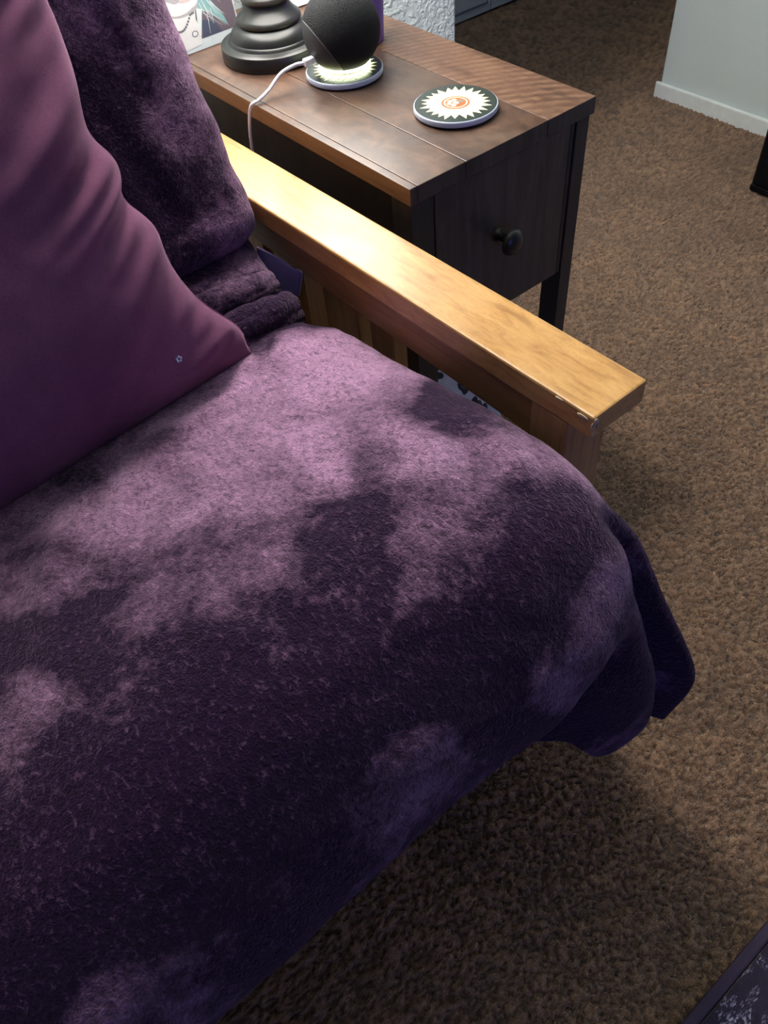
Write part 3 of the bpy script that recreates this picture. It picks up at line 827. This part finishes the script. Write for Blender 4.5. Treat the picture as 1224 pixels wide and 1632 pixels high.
# nap: brushed pile patches, with light and shade of folds and front painted in
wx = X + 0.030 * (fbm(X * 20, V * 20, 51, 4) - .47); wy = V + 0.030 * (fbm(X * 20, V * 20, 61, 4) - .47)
NAP_SHADE = [(-0.172, -0.008, 0.90), (-0.159, -0.038, 0.95), (-0.158, 0.044, 0.00), (-0.190, 0.065, 0.05), (-0.169, 0.065, 0.00), (-0.143, 0.047, 0.05), (-0.143, 0.005, 0.15), (-0.178, 0.050, 0.10), (-0.116, -0.172, 0.10), (-0.125, -0.200, 0.10), (-0.138, -0.233, 0.20), (-0.145, -0.196, 0.10), (-0.115, -0.260, 0.30), (-0.127, -0.289, 0.30), (-0.176, -0.304, 0.10), (-0.181, -0.335, 0.00), (-0.250, -0.004, 0.80), (-0.194, -0.066, 0.85), (-0.157, -0.093, 0.90), (-0.148, -0.134, 0.80), (-0.143, -0.163, 0.10), (-0.144, -0.183, 0.15), (-0.139, -0.218, 0.25), (-0.151, -0.158, 0.10), (-0.209, -0.141, 0.55), (-0.255, -0.134, 0.90), (-0.275, -0.172, 0.85), (-0.205, -0.186, 0.80), (-0.209, -0.228, 0.80), (-0.216, -0.213, 0.75), (-0.232, -0.193, 0.30), (-0.255, -0.210, 0.20), (-0.229, -0.242, 0.35), (-0.186, -0.246, 0.35), (-0.149, -0.264, 0.75), (-0.143, -0.284, 0.70), (-0.143, -0.300, 0.50), (-0.152, -0.252, 0.70), (-0.116, -0.323, 0.50), (-0.166, -0.293, 0.20), (-0.160, -0.334, 0.05), (-0.207, -0.349, 0.00), (-0.210, -0.382, 0.00), (-0.217, -0.312, 0.40), (-0.198, -0.300, 0.35), (-0.264, -0.264, 0.45), (-0.256, -0.295, 0.42), (-0.290, -0.315, 0.35), (-0.254, -0.333, 0.30), (-0.239, -0.320, 0.15), (-0.305, -0.231, 0.12), (-0.335, -0.231, 0.10), (-0.277, -0.221, 0.15), (-0.347, -0.200, 0.45), (-0.344, -0.165, 0.65), (-0.369, -0.210, 0.60), (-0.381, -0.189, 0.20), (-0.369, -0.183, 0.25), (-0.375, -0.169, 0.50), (-0.338, -0.131, 0.55), (-0.318, -0.088, 0.70), (-0.297, -0.110, 0.75), (-0.295, -0.141, 0.50), (-0.300, -0.186, 0.40), (-0.409, -0.210, 0.40), (-0.397, -0.253, 0.20), (-0.369, -0.276, 0.15), (-0.332, -0.291, 0.20), (-0.329, -0.333, 0.20), (-0.298, -0.363, 0.15), (-0.264, -0.391, 0.05), (-0.189, -0.426, 0.60), (-0.215, -0.443, 0.60), (-0.242, -0.462, 0.50), (-0.167, -0.424, 0.70), (-0.246, -0.435, 0.10), (-0.164, -0.473, 0.30), (-0.191, -0.455, 0.60), (-0.341, -0.381, 0.15), (-0.390, -0.333, 0.15), (-0.294, -0.427, 0.15), (-0.409, -0.066, 0.75), (-0.457, -0.055, 0.70), (-0.438, -0.088, 0.70), (-0.394, -0.124, 0.65), (-0.431, -0.131, 0.65), (-0.413, -0.018, 0.40), (-0.441, -0.018, 0.35), (-0.378, -0.041, 0.50), (-0.350, -0.055, 0.50), (-0.315, -0.044, 0.75), (-0.329, -0.106, 0.50), (-0.344, -0.159, 0.65), (-0.400, -0.189, 0.20), (-0.431, -0.162, 0.30), (-0.468, -0.165, 0.20), (-0.493, -0.162, 0.12), (-0.524, -0.169, 0.08), (-0.431, -0.189, 0.50), (-0.478, -0.186, 0.50), (-0.493, -0.193, 0.40), (-0.444, -0.203, 0.35), (-0.496, -0.138, 0.45), (-0.524, -0.189, 0.05), (-0.504, -0.200, 0.10), (-0.478, -0.224, 0.20), (-0.451, -0.250, 0.15), (-0.413, -0.257, 0.10), (-0.394, -0.246, 0.20), (-0.553, -0.200, 0.60), (-0.566, -0.213, 0.55), (-0.566, -0.176, 0.15), (-0.562, -0.231, 0.15), (-0.508, -0.239, 0.20), (-0.474, -0.291, 0.15), (-0.512, -0.070, 0.30), (-0.532, -0.092, 0.35), (-0.454, -0.276, 0.12), (-0.409, -0.280, 0.25), (-0.489, -0.307, 0.15), (-0.454, -0.324, 0.12), (-0.403, -0.333, 0.10), (-0.356, -0.364, 0.12), (-0.512, -0.328, 0.05), (-0.474, -0.399, 0.00), (-0.512, -0.399, 0.00), (-0.549, -0.307, 0.10), (-0.584, -0.337, 0.02), (-0.566, -0.411, 0.00), (-0.625, -0.358, 0.00), (-0.428, -0.387, 0.10), (-0.387, -0.428, 0.40), (-0.353, -0.454, 0.42), (-0.323, -0.459, 0.30), (-0.425, -0.454, 0.40), (-0.394, -0.464, 0.40), (-0.478, -0.438, 0.30), (-0.471, -0.479, 0.30), (-0.493, -0.489, 0.10), (-0.625, -0.545, 0.40), (-0.611, -0.438, 0.40), (-0.584, -0.449, 0.35), (-0.589, -0.563, 0.30), (-0.532, -0.564, 0.30), (-0.621, -0.307, 0.20), (-0.249, -0.457, 0.50), (-0.298, -0.433, 0.10), (-0.190, 0.480, 0.45), (-0.173, 0.454, 0.30), (-0.226, 0.411, 0.20), (-0.219, 0.351, 0.12), (-0.174, 0.346, 0.50), (-0.150, 0.349, 0.45), (-0.147, 0.445, 0.50), (-0.205, 0.265, 0.10), (-0.166, 0.272, 0.35), (-0.158, 0.226, 0.40), (-0.239, 0.271, 0.10), (-0.175, 0.139, 0.30), (-0.213, 0.170, 0.20), (-0.166, 0.110, 0.40), (-0.145, 0.142, 0.35), (-0.072, -0.585, 0.02), (-0.051, -0.700, 0.30), (-0.064, -0.747, 0.20), (-0.166, -0.695, 0.35), (-0.188, -0.601, 0.05), (-0.148, -0.635, 0.15)]
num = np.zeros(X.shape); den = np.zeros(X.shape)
for (x0, v0, a) in NAP_SHADE:
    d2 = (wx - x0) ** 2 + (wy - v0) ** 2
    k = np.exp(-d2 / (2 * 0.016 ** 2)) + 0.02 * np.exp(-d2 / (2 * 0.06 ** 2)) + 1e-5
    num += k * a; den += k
nap_shade = (num / den * 1.04 - 0.03) * (1 - 0.22 * np.clip((-0.30 - V) / 0.12, 0, 1))  # pile tone painted darker toward the shaded lower front
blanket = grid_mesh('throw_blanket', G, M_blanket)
at = blanket.data.attributes.new('nap_shade', 'FLOAT', 'POINT')
at.data.foreach_set('value', nap_shade.reshape(-1).astype(np.float32))
sm = blanket.modifiers.new('thick', 'SOLIDIFY'); sm.thickness = 0.006; sm.offset = -1
tag(blanket, 'dark purple plush throw draped over the futon back, seat and front corner', 'blanket')

# ------------------------------------------------------------------ throw pillow
def pillow():
    # outline in the pillow plane: s along x, t up along the lean (0 at the seat)
    lean = math.atan(0.35)
    W_, H_ = 0.46, 0.42
    n = 150
    u = np.linspace(-1, 1, n); v = np.linspace(-1, 1, n)
    U, Vv = np.meshgrid(u, v)
    def side(sgn):
        th = 0.075 * (np.clip(1 - np.abs(U) ** 2.6, 0, 1) * np.clip(1 - np.abs(Vv) ** 2.6, 0, 1)) ** 0.52
        # pinched edges pull in between the corners
        px = U * W_ / 2 * (1 - 0.19 * (1 - Vv ** 2) * np.abs(U) ** 1.5)
        pz = Vv * H_ / 2 * (1 - 0.06 * (1 - U ** 2) * np.abs(Vv) ** 1.5)
        if True:
            # gathers along the right seam
            e = np.clip((U - 0.30) / 0.70, 0, 1)
            ph = Vv * 17 + 1.4 * np.sin(Vv * 6) + (1 - U) * 7.0
            wr = np.sin(ph) + 0.5 * np.sin(ph * 2.3 + 1)
            th = th + sgn * 0 + 0.0085 * wr * e * (1 - e ** 5) * np.clip(1 - np.abs(Vv) ** 6, 0, 1)
            th = th + 0.0035 * np.sin(Vv * 38 + 2.0 * np.sin(Vv * 9) + (1 - U) * 16) * np.clip((U - .6) / .4, 0, 1) ** 1.5 * (1 - np.clip(U, 0, 1) ** 12)
            px = px + 0.0050 * np.sin(Vv * 15 + 1.4 * np.sin(Vv * 6)) * e ** 3
            th = th + 0.008 * (fbm(U * 2.2 + 5, Vv * 2.2 + sgn, 77, 3) - .44) * np.clip(1 - np.abs(U) ** 4, 0, 1) * np.clip(1 - np.abs(Vv) ** 4, 0, 1)
        return np.stack([px, -sgn * th, pz], -1)
    A = side(1); B = side(-1)
    P = np.concatenate([A.reshape(-1, 3), B.reshape(-1, 3)])
    i = (np.arange(n - 1)[:, None] * n + np.arange(n - 1)[None]).reshape(-1)
    f1 = np.stack([i, i + 1, i + n + 1, i + n], -1)
    f2 = f1[:, ::-1] + n * n
    me = bpy.data.meshes.new('throw_pillow')
    me.from_pydata(P.tolist(), [], np.concatenate([f1, f2]).tolist())
    bm = bmesh.new(); bm.from_mesh(me)
    bmesh.ops.remove_doubles(bm, verts=bm.verts, dist=0.0004)
    bm.to_mesh(me); bm.free()
    t = empty('throw_pillow', (0, 0, 0), 'plum velvet throw pillow leaning on the futon back at left', 'pillow')
    link('cover', me, M_pillow, t, True)
    # seam welt
    pts = []
    for k in range(0, n, 3): pts.append(A[0, k])
    for k in range(0, n, 3): pts.append(A[k, -1])
    for k in range(n - 1, -1, -3): pts.append(A[-1, k])
    for k in range(n - 1, -1, -3): pts.append(A[k, 0])
    tube('seam', [tuple(p) for p in pts] + [tuple(pts[0])], 0.0011, M_pillow, t, 6, 1)
    sp = bmesh.new()
    for k in range(5):
        r = bmesh.ops.create_icosphere(sp, subdivisions=1, radius=0.0016)
        for v_ in r['verts']: v_.co += Vector((0.0022 * math.cos(k * 1.257), 0, 0.0022 * math.sin(k * 1.257)))
    jj, ii = int(n * 0.13), int(n * 0.82)
    lf = from_bm('lint_speck', sp, flat('lint_grey', (0.45, 0.48, 0.62), 0.9), t, True)
    lf.location = A[jj, ii] + np.array([0, -0.0008, 0])
    lf['label'] = 'small pale lint speck'
    # place: bottom right corner at the crease
    rot = Matrix.Rotation(-lean, 4, 'X')
    tilt = Matrix.Rotation(math.radians(-5.5), 4, 'Y')
    m = rot @ tilt
    corner = m @ Vector((W_ / 2, 0, -H_ / 2))
    t.matrix_world = Matrix.Translation(Vector((-0.208, 0.013, 0.506)) - corner) @ m
    return t
pillow()

# ------------------------------------------------------------------ leopard print cushion under the nightstand
def leopard():
    b = NB('leopard_plush')
    v = b.mapping()
    vo = b.n('ShaderNodeTexVoronoi', feature='F1')
    vo.inputs['Scale'].default_value = 46
    nz = b.n('ShaderNodeTexNoise'); nz.inputs['Scale'].default_value = 25
    b.link(v, nz.inputs['Vector'])
    mx = b.n('ShaderNodeVectorMath', operation='MULTIPLY_ADD')
    b.link(nz.outputs['Color'], mx.inputs[0]); mx.inputs[1].default_value = (.03, .03, .03); b.link(v, mx.inputs[2])
    b.link(mx.outputs[0], vo.inputs['Vector'])
    k = b.ramp(vo.outputs['Distance'], [(0.0, (0.16, 0.15, 0.16)), (0.20, (0.10, 0.09, 0.10)), (0.30, (0.012, 0.012, 0.015)), (0.46, (0.012, 0.012, 0.015)), (0.52, (0.62, 0.62, 0.62)), (1.0, (0.7, 0.7, 0.7))])
    m = b.out(k, 0.95, b.bump(b.noise(v, 500, 2), 0.8, 0.003), Sheen_Weight=0.3)
    n = 70
    u = np.linspace(-1, 1, n)
    U, V_ = np.meshgrid(u, u)
    H = (np.clip(1 - np.abs(U) ** 4, 0, 1) * np.clip(1 - np.abs(V_) ** 4, 0, 1)) ** 0.4
    x = 0.145 + U * 0.09; y = 0.262 + V_ * 0.20
    top = np.stack([x, y, 0.05 + 0.15 * H + 0.012 * (fbm(x * 30, y * 30, 3, 3) - .4)], -1)
    bot = np.stack([x, y, 0.05 - 0.048 * H], -1)
    P = np.concatenate([top.reshape(-1, 3), bot.reshape(-1, 3)])
    i = (np.arange(n - 1)[:, None] * n + np.arange(n - 1)[None]).reshape(-1)
    f1 = np.stack([i, i + 1, i + n + 1, i + n], -1)
    me = bpy.data.meshes.new('floor_cushion')
    me.from_pydata(P.tolist(), [], np.concatenate([f1, f1[:, ::-1] + n * n]).tolist())
    bm = bmesh.new(); bm.from_mesh(me); bmesh.ops.remove_doubles(bm, verts=bm.verts, dist=0.0004); bm.to_mesh(me); bm.free()
    o = link('floor_cushion', me, m, None, True)
    tag(o, 'black and white leopard print cushion on the carpet under the nightstand', 'cushion')
leopard()

# ------------------------------------------------------------------ black cabinet at the right edge
def cabinet():
    M = flat('black_gloss', (0.004, 0.004, 0.005), 0.2, Specular_IOR_Level=0.15)
    t = empty('black_storage_cube', (1.37, 0.10, 0.0), 'glossy black storage cube with rounded corners at right edge of frame', 'storage cube')
    boxo('shell', (1.258, -0.10, 0.001), (1.49, 0.273, 0.36), M, t, 0.012, 4)
    boxo('rim', (1.252, -0.10, 0.002), (1.2575, 0.268, 0.016), M, t, 0.0025, 3)
    adopt(t)
cabinet()
